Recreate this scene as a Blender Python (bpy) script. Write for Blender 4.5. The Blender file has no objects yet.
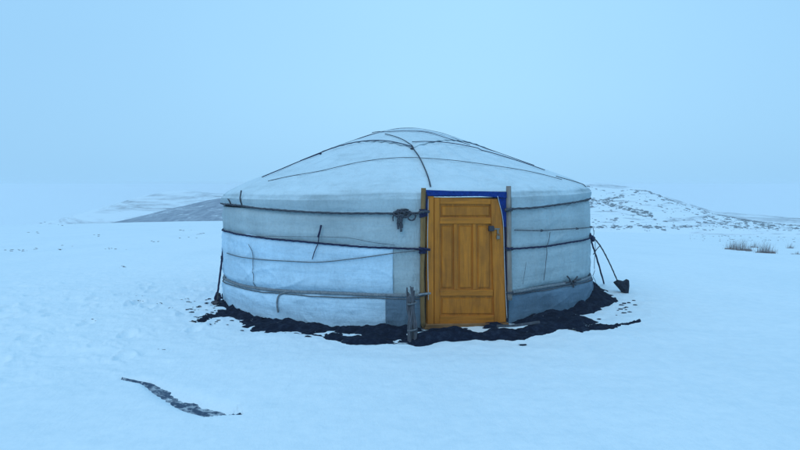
import bpy, math, random
import numpy as np
random.seed(7); rng = np.random.default_rng(11)
import time; _t0 = time.time()
def tick(n): print('TICK', n, round(time.time()-_t0, 1), flush=True)
sc = bpy.context.scene; COL = sc.collection

# ------------------------------------------------------------------ camera maths
F = 628.0; H = 1.547; PITCH = math.atan(40/628)
def ray(px, py):
    x = (px-400)/F; y = -(py-225)/F
    d = np.array([x, math.cos(PITCH)+math.sin(PITCH)*y, -math.sin(PITCH)+math.cos(PITCH)*y])
    return d/np.linalg.norm(d)
O = np.array([0, 0, H])
CX, CY, R = 0.09, 9.44, 2.63
TH_D = 0.247                    # direction the door faces
TILT = 0.016
# ------------------------------------------------------------------ noise
def _h(ix, iy, iz, s):
    n = (ix.astype(np.int64)*374761393 + iy.astype(np.int64)*668265263 + iz.astype(np.int64)*2147483647 + s*974711) & 0xffffffff
    n = ((n ^ (n >> 13))*1274126177) & 0xffffffff
    n = ((n ^ (n >> 16))*2246822519) & 0xffffffff
    return ((n ^ (n >> 15)) & 0xffffff)/float(0xffffff)
def noise(x, y, z=0.0, s=0):
    x, y, z = np.broadcast_arrays(np.asarray(x, float), np.asarray(y, float), np.asarray(z, float))
    ix, iy, iz = np.floor(x), np.floor(y), np.floor(z)
    fx, fy, fz = x-ix, y-iy, z-iz
    fx = fx**3*(fx*(fx*6-15)+10); fy = fy**3*(fy*(fy*6-15)+10); fz = fz**3*(fz*(fz*6-15)+10)
    r = 0
    for a in (0, 1):
        for b in (0, 1):
            for c in (0, 1):
                w = (fx if a else 1-fx)*(fy if b else 1-fy)*(fz if c else 1-fz)
                r = r + w*_h(ix+a, iy+b, iz+c, s)
    return r*2-1
def fbm(x, y, z=0.0, o=4, s=0, g=.5):
    a, t, r = 1.0, 0, 0
    for i in range(o):
        r = r + a*noise(np.asarray(x)*2**i+i*17.3, np.asarray(y)*2**i-i*9.1, np.asarray(z)*2**i, s+i); t += a; a *= g
    return r/t
def sstep(a, b, x): 
    t = np.clip((np.asarray(x, float)-a)/(b-a), 0, 1); return t*t*(3-2*t)

# ------------------------------------------------------------------ object helpers
def link(name, me, m=None, parent=None, off=None, smooth=True):
    o = bpy.data.objects.new(name, me); COL.objects.link(o)
    if m is not None: me.materials.append(m)
    if smooth: me.shade_smooth()
    if parent is not None: o.parent = parent
    return o
def tag(o, label=None, cat=None, group=None, kind=None):
    for k, v in (('label', label), ('category', cat), ('group', group), ('kind', kind)):
        if v: o[k] = v
    return o
class MB:
    def __init__(s): s.v, s.f = [], []
    def add(s, vs, fs):
        b = len(s.v); s.v += [tuple(map(float, p)) for p in vs]; s.f += [tuple(i+b for i in f) for f in fs]
    def build(s, name, m, parent=None, smooth=True, shift=None, bevel=0):
        vs = s.v
        if shift is not None: vs = [(p[0]-shift[0], p[1]-shift[1], p[2]-shift[2]) for p in vs]
        me = bpy.data.meshes.new(name); me.from_pydata(vs, [], s.f); me.update()
        o = link(name, me, m, parent, smooth=smooth)
        if bevel:
            b = o.modifiers.new('bevel', 'BEVEL'); b.width = bevel; b.segments = 2; b.limit_method = 'ANGLE'
        return o
def grid_mesh(name, P, m, parent=None, closed_u=False, keep=None, shift=None, solid=0):
    nu, nv = P.shape[:2]; V = P.reshape(-1, 3)
    if shift is not None: V = V-np.asarray(shift)
    iu = np.arange(nu if closed_u else nu-1); iv = np.arange(nv-1)
    A, B = np.meshgrid(iu, iv, indexing='ij'); A2 = (A+1) % nu
    q = np.stack([A*nv+B, A2*nv+B, A2*nv+B+1, A*nv+B+1], -1).reshape(-1, 4)
    if keep is not None: q = q[keep(A, B).reshape(-1)]
    me = bpy.data.meshes.new(name); me.vertices.add(len(V)); me.vertices.foreach_set('co', V.astype(np.float32).ravel())
    me.loops.add(q.size); me.loops.foreach_set('vertex_index', q.astype(np.int32).ravel())
    me.polygons.add(len(q)); me.polygons.foreach_set('loop_start', np.arange(0, q.size, 4, dtype=np.int32))
    me.update(calc_edges=True); me.validate()
    o = link(name, me, m, parent)
    if solid:
        s = o.modifiers.new('thick', 'SOLIDIFY'); s.thickness = solid; s.offset = -1
    return o
def catmull(pts, n=6):
    p = [np.asarray(q, float) for q in pts]
    if len(p) < 3: 
        return [p[0]+(p[1]-p[0])*t for t in np.linspace(0, 1, n+1)]
    e = [2*p[0]-p[1]]+p+[2*p[-1]-p[-2]]; out = []
    for i in range(1, len(e)-2):
        for k in range(n):
            t = k/n; a, b, c, d = e[i-1:i+3]
            out.append(.5*((2*b)+(c-a)*t+(2*a-5*b+4*c-d)*t*t+(3*b-a-3*c+d)*t**3))
    out.append(p[-1]); return out
def tube(mb, path, r, seg=8, flat=1.0, up=(0, 0, 1), twist=0, taper=None, cap=True):
    path = [np.asarray(p, float) for p in path]; n = len(path); vs = []; fs = []
    up = np.asarray(up, float); acc = 0
    for i, p in enumerate(path):
        t = path[min(i+1, n-1)]-path[max(i-1, 0)]; t = t/(np.linalg.norm(t)+1e-9)
        a = np.cross(t, up)
        if np.linalg.norm(a) < 1e-3: a = np.cross(t, (1, 0.1, 0))
        a /= np.linalg.norm(a); b = np.cross(a, t)
        if i: acc += np.linalg.norm(p-path[i-1])*twist
        rr = r*(taper(i/(n-1)) if taper else 1)
        for k in range(seg):
            g = 2*math.pi*k/seg
            q = rr*(1+(.22*math.cos(3*(g)+acc) if twist else 0))
            vs.append(p+a*math.cos(g)*q*flat+b*math.sin(g)*q)
    for i in range(n-1):
        for k in range(seg):
            k2 = (k+1) % seg; fs.append((i*seg+k, i*seg+k2, (i+1)*seg+k2, (i+1)*seg+k))
    if cap:
        fs.append(tuple(range(seg-1, -1, -1))); fs.append(tuple((n-1)*seg+k for k in range(seg)))
    mb.add(vs, fs)
def lump(mb, c, rad, s=0, seg=14, rings=9, amp=.3, fr=1.6, flatbase=False):
    c = np.asarray(c, float); rad = np.asarray(rad, float)*np.ones(3); vs = []; fs = []
    for i in range(rings+1):
        ph = math.pi*i/rings
        for k in range(seg):
            th = 2*math.pi*k/seg
            d = np.array([math.sin(ph)*math.cos(th), math.sin(ph)*math.sin(th), math.cos(ph)])
            n = 1+amp*float(fbm(d[0]*fr+s*3.1, d[1]*fr+s*1.7, d[2]*fr, 3, s))*1.6
            vs.append(c+d*rad*n)
    for i in range(rings):
        for k in range(seg):
            k2 = (k+1) % seg; fs.append((i*seg+k, (i+1)*seg+k, (i+1)*seg+k2, i*seg+k2))
    mb.add(vs, fs)

# ------------------------------------------------------------------ materials
def mat(name, base, rough=.9, spec=.2):
    m = bpy.data.materials.new(name); m.use_nodes = True; nt = m.node_tree; b = nt.nodes['Principled BSDF']
    b.inputs['Base Color'].default_value = (*base, 1); b.inputs['Roughness'].default_value = rough
    b.inputs['Specular IOR Level'].default_value = spec
    return m, nt, b
def N(nt, t, **kw):
    n = nt.nodes.new(t)
    for k, v in kw.items():
        if k.startswith('_'): setattr(n, k[1:], v)
        else: n.inputs[k.replace('__', ' ')].default_value = v
    return n
def tex(nt, scale=(1, 1, 1), rot=(0, 0, 0)):
    c = N(nt, 'ShaderNodeTexCoord'); mp = N(nt, 'ShaderNodeMapping'); nt.links.new(c.outputs['Object'], mp.inputs[0])
    mp.inputs['Scale'].default_value = scale; mp.inputs['Rotation'].default_value = rot
    return mp.outputs[0]
def nz(nt, vec, sc_, det=4, rough=.55, dist=0):
    n = N(nt, 'ShaderNodeTexNoise', Scale=sc_, Detail=det, Roughness=rough, Distortion=dist); nt.links.new(vec, n.inputs['Vector']); return n.outputs['Fac']
def ramp(nt, fac, stops):
    r = N(nt, 'ShaderNodeValToRGB'); nt.links.new(fac, r.inputs[0]); e = r.color_ramp.elements
    e[0].position, e[0].color = stops[0][0], (*stops[0][1], 1); e[1].position, e[1].color = stops[-1][0], (*stops[-1][1], 1)
    for p, c in stops[1:-1]:
        k = e.new(p); k.color = (*c, 1)
    return r.outputs[0]
def mixc(nt, fac, a, b, mode='MIX'):
    m = N(nt, 'ShaderNodeMix', _data_type='RGBA', _blend_type=mode)
    for s, v in ((m.inputs[0], fac), (m.inputs[6], a), (m.inputs[7], b)):
        if isinstance(v, (int, float)): s.default_value = v
        elif isinstance(v, tuple): s.default_value = (*v, 1)
        else: nt.links.new(v, s)
    return m.outputs[2]
def bump(nt, b, hts):
    prev = None
    for h, st, dist in hts:
        n = N(nt, 'ShaderNodeBump', Strength=st, Distance=dist); nt.links.new(h, n.inputs['Height'])
        if prev: nt.links.new(prev, n.inputs['Normal'])
        prev = n.outputs[0]
    nt.links.new(prev, b.inputs['Normal'])
def g(v): return (v, v, v)

SNOW = (.72, .85, .935)
def snow_mat():
    m, nt, b = mat('snow', SNOW, .75, .25)
    v = tex(nt); v2 = tex(nt, (1, .35, 1), (0, 0, .5))
    c = ramp(nt, nz(nt, v2, .55, 5), [(.3, (.645, .79, .885)), (.55, SNOW), (.75, (.735, .865, .935))])
    c = mixc(nt, .5, c, ramp(nt, nz(nt, v, 9, 6, .7), [(.35, (.635, .785, .88)), (.6, (.745, .87, .94))]))
    nt.links.new(c, b.inputs['Base Color'])
    b.inputs['Subsurface Weight'].default_value = 0
    bump(nt, b, [(nz(nt, v2, 2.6, 5, .6), .45, .10), (nz(nt, v, 26, 5, .7), .35, .012), (nz(nt, v, 160, 3, .6), .25, .003)])
    return m
def canvas_mat(name, dark, mid, light, weave=True, seam=False, gloss=.9, dust=0):
    m, nt, b = mat(name, mid, gloss, .15)
    v = tex(nt); vs = tex(nt, (1, 1, .28)); vh = tex(nt, (.3, .3, 2.2))
    c = ramp(nt, nz(nt, vs, 1.5, 6, .62, .4), [(.28, dark), (.5, mid), (.74, light)])
    st = ramp(nt, nz(nt, vh, 3.2, 5, .65), [(.35, g(.86)), (.62, g(1.06))])
    c = mixc(nt, .8, c, st, 'MULTIPLY')
    sp = ramp(nt, nz(nt, v, 34, 4, .7), [(.36, g(.84)), (.55, g(1.0))]); c = mixc(nt, .55, c, sp, 'MULTIPLY')
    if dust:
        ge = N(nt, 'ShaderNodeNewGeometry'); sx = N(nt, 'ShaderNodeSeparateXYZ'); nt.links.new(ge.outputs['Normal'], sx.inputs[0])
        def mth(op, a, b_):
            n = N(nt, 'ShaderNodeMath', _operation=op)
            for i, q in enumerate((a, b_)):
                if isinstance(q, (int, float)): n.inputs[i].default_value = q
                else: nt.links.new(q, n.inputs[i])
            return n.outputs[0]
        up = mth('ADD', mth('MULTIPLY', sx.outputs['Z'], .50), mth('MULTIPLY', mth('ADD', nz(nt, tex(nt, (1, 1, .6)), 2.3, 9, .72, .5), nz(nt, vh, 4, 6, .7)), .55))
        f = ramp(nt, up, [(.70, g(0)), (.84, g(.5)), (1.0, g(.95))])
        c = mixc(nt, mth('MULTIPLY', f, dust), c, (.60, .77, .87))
    nt.links.new(c, b.inputs['Base Color'])
    bump(nt, b, [(nz(nt, vs, 6, 6, .62, .8), .8, .05), (nz(nt, vh, 11, 5, .6, .5), .5, .018), (nz(nt, v, 260, 2), .3, .002)])
    return m
def soil_mat():
    m, nt, b = mat('dark_soil', (.016, .020, .028), .95, .1)
    v = tex(nt)
    c = ramp(nt, nz(nt, v, 14, 6, .7), [(.3, (.002, .004, .013)), (.5, (.005, .010, .027)), (.78, (.026, .040, .07))])
    c = mixc(nt, ramp(nt, nz(nt, v, 5.5, 6, .7), [(.66, g(0)), (.72, g(.85))]), c, SNOW)
    nt.links.new(c, b.inputs['Base Color'])
    bump(nt, b, [(nz(nt, v, 16, 6, .65), .7, .03)])
    return m
def rope_mat(name, c1, c2):
    m, nt, b = mat(name, c1, .95, .1); v = tex(nt)
    nt.links.new(ramp(nt, nz(nt, v, 40, 5, .7), [(.35, c1), (.65, c2)]), b.inputs['Base Color'])
    bump(nt, b, [(nz(nt, v, 120, 3), .6, .006)]); return m
def wood_mat(name, dark, mid, light, horiz=False, rough=.5, ang=0):
    m, nt, b = mat(name, mid, rough, .3)
    v = tex(nt, (4, 4, .5) if not horiz else (.5, .5, 6)); vf = tex(nt, (30, 30, 1.3) if not horiz else (1.3, 1.3, 30)); v0 = tex(nt)
    c = ramp(nt, nz(nt, v, 2.5, 5, .6, 1.2), [(.3, dark), (.5, mid), (.72, light)])
    c = mixc(nt, .65, c, ramp(nt, nz(nt, vf, 3, 5, .7), [(.35, g(.72)), (.6, g(1.05))]), 'MULTIPLY')
    c = mixc(nt, .7, c, ramp(nt, nz(nt, v0, 5, 5, .65), [(.3, g(.70)), (.55, g(1.0))]), 'MULTIPLY')
    nt.links.new(c, b.inputs['Base Color'])
    bump(nt, b, [(nz(nt, vf, 4, 5, .7), .35, .004)]); return m

M = {}
M['snow'] = snow_mat()
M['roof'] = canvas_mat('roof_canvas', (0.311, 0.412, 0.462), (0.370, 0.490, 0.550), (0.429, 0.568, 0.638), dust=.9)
M['wall'] = canvas_mat('wall_canvas', (0.307, 0.398, 0.439), (0.375, 0.485, 0.535), (0.435, 0.563, 0.621))
M['sheet'] = canvas_mat('white_sheet', (0.431, 0.616, 0.757), (0.490, 0.700, 0.860), (0.539, 0.770, 0.946), gloss=.6)
M['skirt'] = canvas_mat('grey_skirt', (0.092, 0.148, 0.204), (0.125, 0.200, 0.275), (0.163, 0.260, 0.358))
M['soil'] = soil_mat()
M['rope'] = rope_mat('dark_rope', (.035, .045, .065), (.085, .095, .115))
M['navy'] = rope_mat('navy_rope', (.010, .014, .045), (.03, .035, .085))
M['strap'] = rope_mat('grey_strap', (.13, .16, .19), (.24, .28, .31))
M['thin'] = rope_mat('thin_cord', (.08, .10, .12), (.16, .185, .21))
M['pale'] = rope_mat('pale_cord', (.45, .50, .55), (.62, .68, .72))
M['blue'] = rope_mat('blue_cloth', (.004, .026, .15), (.008, .045, .26))
M['door'] = wood_mat('varnished_wood', (0.313, 0.105, 0.004), (0.460, 0.155, 0.006), (0.589, 0.198, 0.008))
M['door_h'] = wood_mat('varnished_rail', (0.331, 0.112, 0.004), (0.460, 0.155, 0.006), (0.589, 0.198, 0.008), True)
M['oldwood'] = wood_mat('weathered_wood', (.13, .12, .11), (.22, .205, .19), (.33, .31, .29), rough=.9)
M['stick'] = wood_mat('grey_stick', (0.045, 0.051, 0.063), (0.075, 0.085, 0.105), (0.128, 0.145, 0.178), rough=.95)
M['brownwood'] = wood_mat('brown_wood', (.12, .075, .028), (.21, .13, .05), (.30, .19, .08), rough=.85)
M['thresh'] = wood_mat('threshold_wood', (.11, .055, .02), (.20, .10, .035), (.32, .18, .08), True, rough=.85)
M['iron'] = mat('dark_iron', (.02, .02, .035), .5, .5)[0]
M['steel'] = mat('worn_steel', (.20, .18, .15), .4, .5)[0]; M['steel'].node_tree.nodes['Principled BSDF'].inputs['Metallic'].default_value = .6
M['stone'] = canvas_mat('dark_stone', (0.019, 0.026, 0.041), (0.022, 0.030, 0.048), (0.025, 0.034, 0.055))
M['grass'] = rope_mat('dry_grass', (.11, .10, .11), (.30, .26, .25))
M['stubble'] = rope_mat('stubble', (.04, .045, .06), (.12, .12, .13))

def hill_mat(name, bare, lo, hi, sx=1.0, stretch=(.02, .02, .25), snowc=SNOW, f2lo=.45):
    m, nt, b = mat(name, snowc, .95, .05)
    v = tex(nt, stretch); v2 = tex(nt)
    f = ramp(nt, nz(nt, v, sx, 8, .68, .6), [(lo, g(0)), (hi, g(1))])
    f2 = ramp(nt, nz(nt, v2, .22, 6, .7), [(.40, g(f2lo)), (.62, g(1))])
    f3 = mixc(nt, 1.0, f, f2, 'MULTIPLY')
    nt.links.new(mixc(nt, f3, snowc, bare), b.inputs['Base Color']); return m

# ------------------------------------------------------------------ terrain
def az_of(x, y): return np.arctan2(x, y)
def G_base(x, y):
    d = np.hypot(x, y); a = az_of(x, y)
    s = .0475+(.0655-.0475)*sstep(-.05, .25, a)
    s = np.where(np.abs(a) > 1.2, .05, s)
    q = np.log1p(np.exp(np.clip((d-13)/3, -30, 30)))*3; q = np.where(d > 90, d-13, q)
    z = -s*q
    k = np.clip(d-130, 0, None)                          # behind the brow the ground drops into a valley
    z = z-.05*k*k/(k+60)
    return np.maximum(z, -32+0*d)+np.where(z < -32, 0, 0)
_r = random.Random(5)
STEPS = [(-2.9+_r.gauss(0, .55), 5.6+.42*k+_r.gauss(0, .15)) for k in range(14)]+[(-3.9+_r.gauss(0, .5), 6.2+.4*k+_r.gauss(0, .2)) for k in range(10)]+[(-4.6+_r.gauss(0, .7), 7+.4*k) for k in range(8)]
def G(x, y):
    x, y = np.broadcast_arrays(np.atleast_1d(np.asarray(x, float)), np.atleast_1d(np.asarray(y, float))); d = np.hypot(x, y)
    z = G_base(x, y)
    z = z+.035*fbm(x*.22, y*.35, 0, 3, 5)*sstep(0, 8, d)+.25*fbm(x*.02, y*.03, 0, 3, 9)*sstep(20, 90, d)
    z = z+.018*fbm(x*1.1+y*.3, y*2.0, 0, 5, 21, .55)
    tr = sstep(-1.2, -2.8, x)*sstep(3.8, 5.5, y)*sstep(15, 9, y)            # trodden crust left of the ger
    z = z+tr*.036*fbm(x*2.2, y*2.6, 0, 4, 31)+tr*.040*np.clip(fbm(x*4.5+y*2, y*6.5, 0, 4, 33), 0, 1)-tr*.03*np.clip(fbm(x*3.1, y*3.4, 0, 3, 37)-.15, 0, 1)
    rr = np.hypot(x-CX, y-CY)
    z = z+.030*np.clip(fbm(x*4.1, y*4.1, 0, 4, 41), -1, 1)*sstep(1.6, .35, rr-R)*sstep(-.4, 0, rr-R)
    z = z+TILT*(x-CX)*sstep(4.6, 3.0, rr)
    # faint old track across the foreground right
    z = z-.012*np.exp(-((y-6.6-.12*(x-2)+.1*np.sin(x*1.7))/.16)**2)*sstep(1.6, 2.6, x)*sstep(9, 5, x)
    for i, (fx, fy) in enumerate(STEPS):
        m = (np.abs(x-fx) < .35) & (np.abs(y-fy) < .35)
        if np.any(m):
            dx, dy = x[m]-fx, y[m]-fy; q = (dx/.065)**2+(dy/.13)**2
            z = np.array(z); z[m] = z[m]-.032*np.exp(-q*q)+.010*np.exp(-((np.sqrt(q)-1.35)/.35)**2)
    # eroded gully in the left foreground
    z = z-gully(x, y)
    return z
def hit_plane(px, py, z=0.0):
    d = ray(px, py); t = (z-H)/d[2]; return O+d*t
GP = [hit_plane(*p) for p in ((122, 376), (145, 378.5), (160, 386), (185, 397), (214, 404.5), (228, 408), (240, 411))]
GP = catmull(GP, 6)
GW = .85*np.interp(np.linspace(0, 1, len(GP)), [0, .12, .3, .55, .75, .85, 1], [.018, .030, .060, .085, .092, .055, .022])
def gully(x, y):
    best = np.full(np.shape(x), 9.0); w = np.full(np.shape(x), .05)
    m = (np.abs(x+1.8) < 2.2) & (np.abs(y-4.8) < 1.6)
    if not np.any(m): return 0*best
    bx = np.asarray(x)[m]; by = np.asarray(y)[m]; bb = np.full(bx.shape, 9.0); ww = np.full(bx.shape, .05)
    for i, p in enumerate(GP):
        dd = np.hypot(bx-p[0], by-p[1]); u = dd < bb; bb = np.where(u, dd, bb); ww = np.where(u, GW[i], ww)
    best[m] = bb; w[m] = ww
    return .075*np.exp(-(best/(w*1.6))**2)*np.clip(w/.06, 0, 1.2)
def Gs(x, y): return float(G(np.array([x]), np.array([y]))[0])
_T = 1.5*1.006**np.arange(1000)
def hit_ground(px, py, lift=0):
    d = ray(px, py)
    def first(t):
        p = O+d*t[:, None]; u = p[:, 2] < G(p[:, 0], p[:, 1])+lift
        return int(np.argmax(u)) if u.any() else len(t)-1
    i = max(first(_T), 1); t = np.linspace(_T[i-1], _T[i], 24); i = first(t)
    return O+d*t[i]
azs = np.concatenate([np.linspace(-math.pi, -.85, 110)[:-1], np.linspace(-.85, -.68, 30)[:-1], np.linspace(-.68, .68, 1150), np.linspace(.68, .85, 30)[1:], np.linspace(.85, math.pi, 110)[1:-1]])
ds = [0.4]
while ds[-1] < 2600: ds.append(ds[-1]*(1.03 if ds[-1] < 2 else 1.0058 if ds[-1] < 20 else 1.015 if ds[-1] < 200 else 1.06))
ds = np.array(ds)
AZ, DD = np.meshgrid(azs, ds, indexing='ij')
X, Y = np.sin(AZ)*DD, np.cos(AZ)*DD
P = np.stack([X, Y, G(X, Y)], -1)
gr = grid_mesh('ground', P, M['snow'], closed_u=True); tag(gr, 'snow covered open ground around the round tent', None, None, 'structure')
# close the tiny hole under the camera
mb = MB(); mb.add([(math.sin(a)*.41, math.cos(a)*.41, Gs(math.sin(a)*.41, math.cos(a)*.41)) for a in np.linspace(0, 2*math.pi, 24, endpoint=False)], [tuple(range(23, -1, -1))])

# ------------------------------------------------------------------ hills
def hill(name, keys, D, Wf, Wb, m, label, rough=.5, s=0, na=420, nd=90, lean=0.0):
    """ridge seen at the given picture heights; a ridge of terrain D metres away"""
    keys = sorted(keys); ax = np.array([math.atan((k[0]-400)/F) for k in keys]); el = np.array([(k[1]-185)/F for k in keys])
    a = np.linspace(ax[0], ax[-1], na); e = np.interp(a, ax, el)
    ker = np.hanning(13); ker /= ker.sum(); e2 = np.convolve(np.pad(e, 6, mode='edge'), ker, 'valid'); e = e2
    t = np.linspace(-1, 1, nd); A, T = np.meshgrid(a, t, indexing='ij')
    Dr = D*(1+lean*(A-a.mean()))
    dist = Dr+np.where(T < 0, T*Wf, T*Wb)
    zr = H-e[:, None]*Dr
    base = -36.0
    shape = np.cos(np.clip(np.abs(T), 0, 1)*math.pi/2)**1.3
    x, y = np.sin(A)*dist, np.cos(A)*dist
    z = base+(zr-base)*shape+rough*fbm(x*.045, y*.045, 0, 5, s)*(1-.55*shape)*2.2
    return tag(grid_mesh(name, np.stack([x, y, z], -1), m), label, None, None, 'structure')
M['hillbare'] = hill_mat('bare_slope', (.006, .030, .10), .28, .44, 1.0, (.06, .06, .7), f2lo=.75)
M['hillsnow'] = hill_mat('snowy_slope', (.04, .05, .08), .47, .60, 1.0, (.014, .014, .25))
M['hillrock'] = hill_mat('rocky_snow_slope', (.015, .03, .06), .54, .64, 1.0, (.05, .05, .9))
hill('hill', [(95, 223), (120, 218.5), (150, 212.5), (180, 206), (210, 199.5), (235, 195.5), (270, 191), (330, 190), (380, 200)], 300, 150, 90, M['hillbare'], 'dark bare hillside left of the tent', .8, 3)
hill('hill', [(20, 224), (60, 215), (90, 208.5), (120, 201), (150, 193.5), (170, 190.5), (190, 190), (215, 193), (240, 192), (300, 188), (380, 195)], 430, 160, 120, M['hillsnow'], 'pale snowy hill far behind on the left', .8, 6)
HN = hill('hill', [(480, 194), (540, 186), (585, 186), (610, 193), (630, 190), (645, 191), (660, 196), (690, 205), (720, 212), (760, 217), (800, 220), (860, 223)], 260, 120, 90, M['hillrock'], 'snowy hill strewn with dark stones on the right', .9, 8)
HR = hill('hill', [(500, 190), (560, 182), (590, 182.5), (640, 188), (680, 199), (716, 209), (800, 213), (880, 216)], 400, 150, 120, M['hillsnow'], 'faint snowy ridge behind the stony hill', .6, 12)

# ------------------------------------------------------------------ the ger
ROOT = np.array([CX, CY, 0.0])
ger = bpy.data.objects.new('felt_tent', None); COL.objects.link(ger); ger.location = tuple(ROOT)
tag(ger, 'round white canvas ger with an orange wooden door standing on snow', 'tent')
def cyl(th, r, z):
    th, r, z = np.broadcast_arrays(np.asarray(th, float), np.asarray(r, float), np.asarray(z, float))
    x = CX+r*np.sin(th); y = CY-r*np.cos(th); return np.stack([x, y, z+TILT*(x-CX)], -1)
def hit_wall(px, py, r=R+.03):
    d = ray(px, py); o = O-np.array([CX, CY, 0])
    a = d[0]**2+d[1]**2; b = 2*(o[0]*d[0]+o[1]*d[1]); c = o[0]**2+o[1]**2-r*r; D_ = b*b-4*a*c
    t = (-b-math.sqrt(max(D_, 0)))/(2*a); p = o+d*t
    return math.atan2(p[0], -p[1]), p[2]-TILT*p[0]
prof_r = np.array([0, .25, .54, 1.1, 1.74, 2.3, 2.47, 2.57, 2.63, 2.66, 2.665])
prof_z = np.array([2.375, 2.35, 2.28, 2.085, 1.832, 1.618, 1.55, 1.502, 1.455, 1.38, 1.20])
arc = np.concatenate([[0], np.cumsum(np.hypot(np.diff(prof_r), np.diff(prof_z)))])
def roofz(r): return np.interp(r, prof_r[:9], prof_z[:9])
def hit_roof(px, py, lift=.012):
    d = ray(px, py); best = None; bg = 9
    for t in np.arange(6.4, 11.6, .01):
        p = O+d*t; r = math.hypot(p[0]-CX, p[1]-CY)
        if r > 2.62: continue
        gap = p[2]-(roofz(r)+TILT*(p[0]-CX)+lift)
        if gap < 0: return p
        if gap < bg: bg = gap; best = p-np.array([0, 0, gap])
    return best
# rope courses on the wall, as (angle, height)
def course(pts, r=R+.03):
    a = np.array(sorted(hit_wall(*p, r=r) for p in pts)); return a[:, 0], a[:, 1]
LA, LAz = course([(229, 204.5), (240, 205.5), (260, 208.5), (290, 211), (330, 213), (370, 213.5), (421, 213)])
RA, RAz = course([(510, 209), (530, 208), (560, 204.5), (587, 199.5)])
LB, LBz = course([(227.5, 232), (250, 236), (300, 241.5), (350, 246), (421, 249)])
RB, RBz = course([(510, 249), (545, 246.5), (570, 242.5), (588, 238.5)])
LD, LDz = course([(229, 282), (245, 287), (290, 291.5), (340, 293.5), (425, 295)])
RD, RDz = course([(510, 292), (540, 288), (572, 282), (592, 276)])
TL, TR = .052, .440               # the opening for the door
def crs(L, Lz, R_, Rz):
    """full course round the back: angle from right of the door, round, to left of the door"""
    th = np.concatenate([[TR-.01], R_, [math.pi], L+2*math.pi, [TL+2*math.pi]])
    z = np.concatenate([[Rz[0]], Rz, [(Rz[-1]+Lz[0])/2], Lz, [Lz[-1]]])
    o = np.argsort(th); return th[o], z[o]
CA = crs(LA, LAz, RA, RAz); CB = crs(LB, LBz, RB, RBz); CD = crs(LD, LDz, RD, RDz)
def zc(C, th): return np.interp(np.where(th < TR-.02, th+2*math.pi, th), C[0], C[1])
def wall_r(th, z):
    th = np.asarray(th, float); thw = (th+math.pi) % (2*math.pi)-math.pi
    r = R+.030*np.sin(np.clip(z, 0, 1.4)/1.4*math.pi)
    for C, w, dpt in ((CA, .05, .020), (CB, .05, .022), (CD, .05, .040)):
        r = r-dpt*np.exp(-((z-zc(C, thw))/w)**2)
    r = r+.055*sstep(.42, .12, z)*sstep(.5, 1.3, thw)*sstep(2.2, 1.6, thw)+.025*sstep(.45, .2, z)*sstep(-.9, -1.3, thw)
    sx, cx_ = np.sin(thw), np.cos(thw)
    r = r+.024*fbm(sx*2.1, cx_*2.1, z*1.3, 4, 60)+.010*fbm(sx*7, cx_*7, z*1.6, 3, 64)
    r = r+.007*fbm(sx*5, cx_*5, z*11, 3, 66)
    w1 = thw*16+z*9+2.2*fbm(sx*3, cx_*3, z*2, 2, 68); r = r+.013*(1-np.abs(np.sin(w1)))**3*sstep(-.1, .5, fbm(sx*2.7, cx_*2.7, z*2.1, 2, 69))
    w2 = thw*13-z*12+2.0*fbm(sx*3, cx_*3, z*2, 2, 70); r = r+.014*(1-np.abs(np.sin(w2)))**3*sstep(.0, .5, fbm(sx*3.1, cx_*3.1, z*2.3, 2, 72))
    # stay flat beside the door frame
    dd = np.minimum(np.abs(thw-TL), np.abs(thw-TR)); k = sstep(.22, .0, dd)
    return r*(1-k)+k*(R+.012)
def fabric(name, th0, th1, z0f, z1f, off, m, parent, nth=500, nz_=70, wr=1.0, label=None, solid=.008, drape=0):
    th = np.linspace(th0, th1, nth); t = np.linspace(0, 1, nz_); A, T = np.meshgrid(th, t, indexing='ij')
    z0 = z0f(A) if callable(z0f) else z0f+0*A; z1 = z1f(A) if callable(z1f) else z1f+0*A
    Z = z0+(z1-z0)*T
    r = wall_r(A, Z)+off+wr*.005*fbm(np.sin(A)*14, np.cos(A)*14, Z*7+off*50, 4, int(off*1000)+2)
    if drape: r = r+drape*np.sin(A*38+2*fbm(A*6, Z*2, 0, 2, 7))*(1-T)*.5
    o = grid_mesh(name, cyl(A, r, Z), m, parent, shift=ROOT, solid=solid)
    if label: o['label'] = label
    return o
PI = math.pi
fabric('wall_canvas', TR, TL+2*PI, -.12, 1.30, 0, M['wall'], ger, 900, 110)
# white sheet on the left (top edge waves just above the navy rope) round to the back
eS = hit_wall(393, 300)[0]
topS = lambda A: zc(CB, A)+.012+.018*fbm(A*5, 0*A, 0, 3, 71)-.01
fabric('wall_cover', -2.7, eS, -.10, topS, .014, M['sheet'], ger, 620, 80, 1.6, 'bright white sheet wrapped low around the left wall')
fabric('skirt', eS-.03, TL-.002, -.10, lambda A: zc(CD, A)-.005+.004*np.sin(A*60), .026, M['skirt'], ger, 80, 40, 1.5, 'short dark grey cloth low on the wall left of the door')
fabric('skirt', TR+.002, 2.6, -.12, lambda A: zc(CD, A)+.015+.006*fbm(A*7, 0*A, 0, 2, 5), .022, M['skirt'], ger, 420, 50, 2.0, 'grey cloth skirt low on the wall right of the door')

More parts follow.
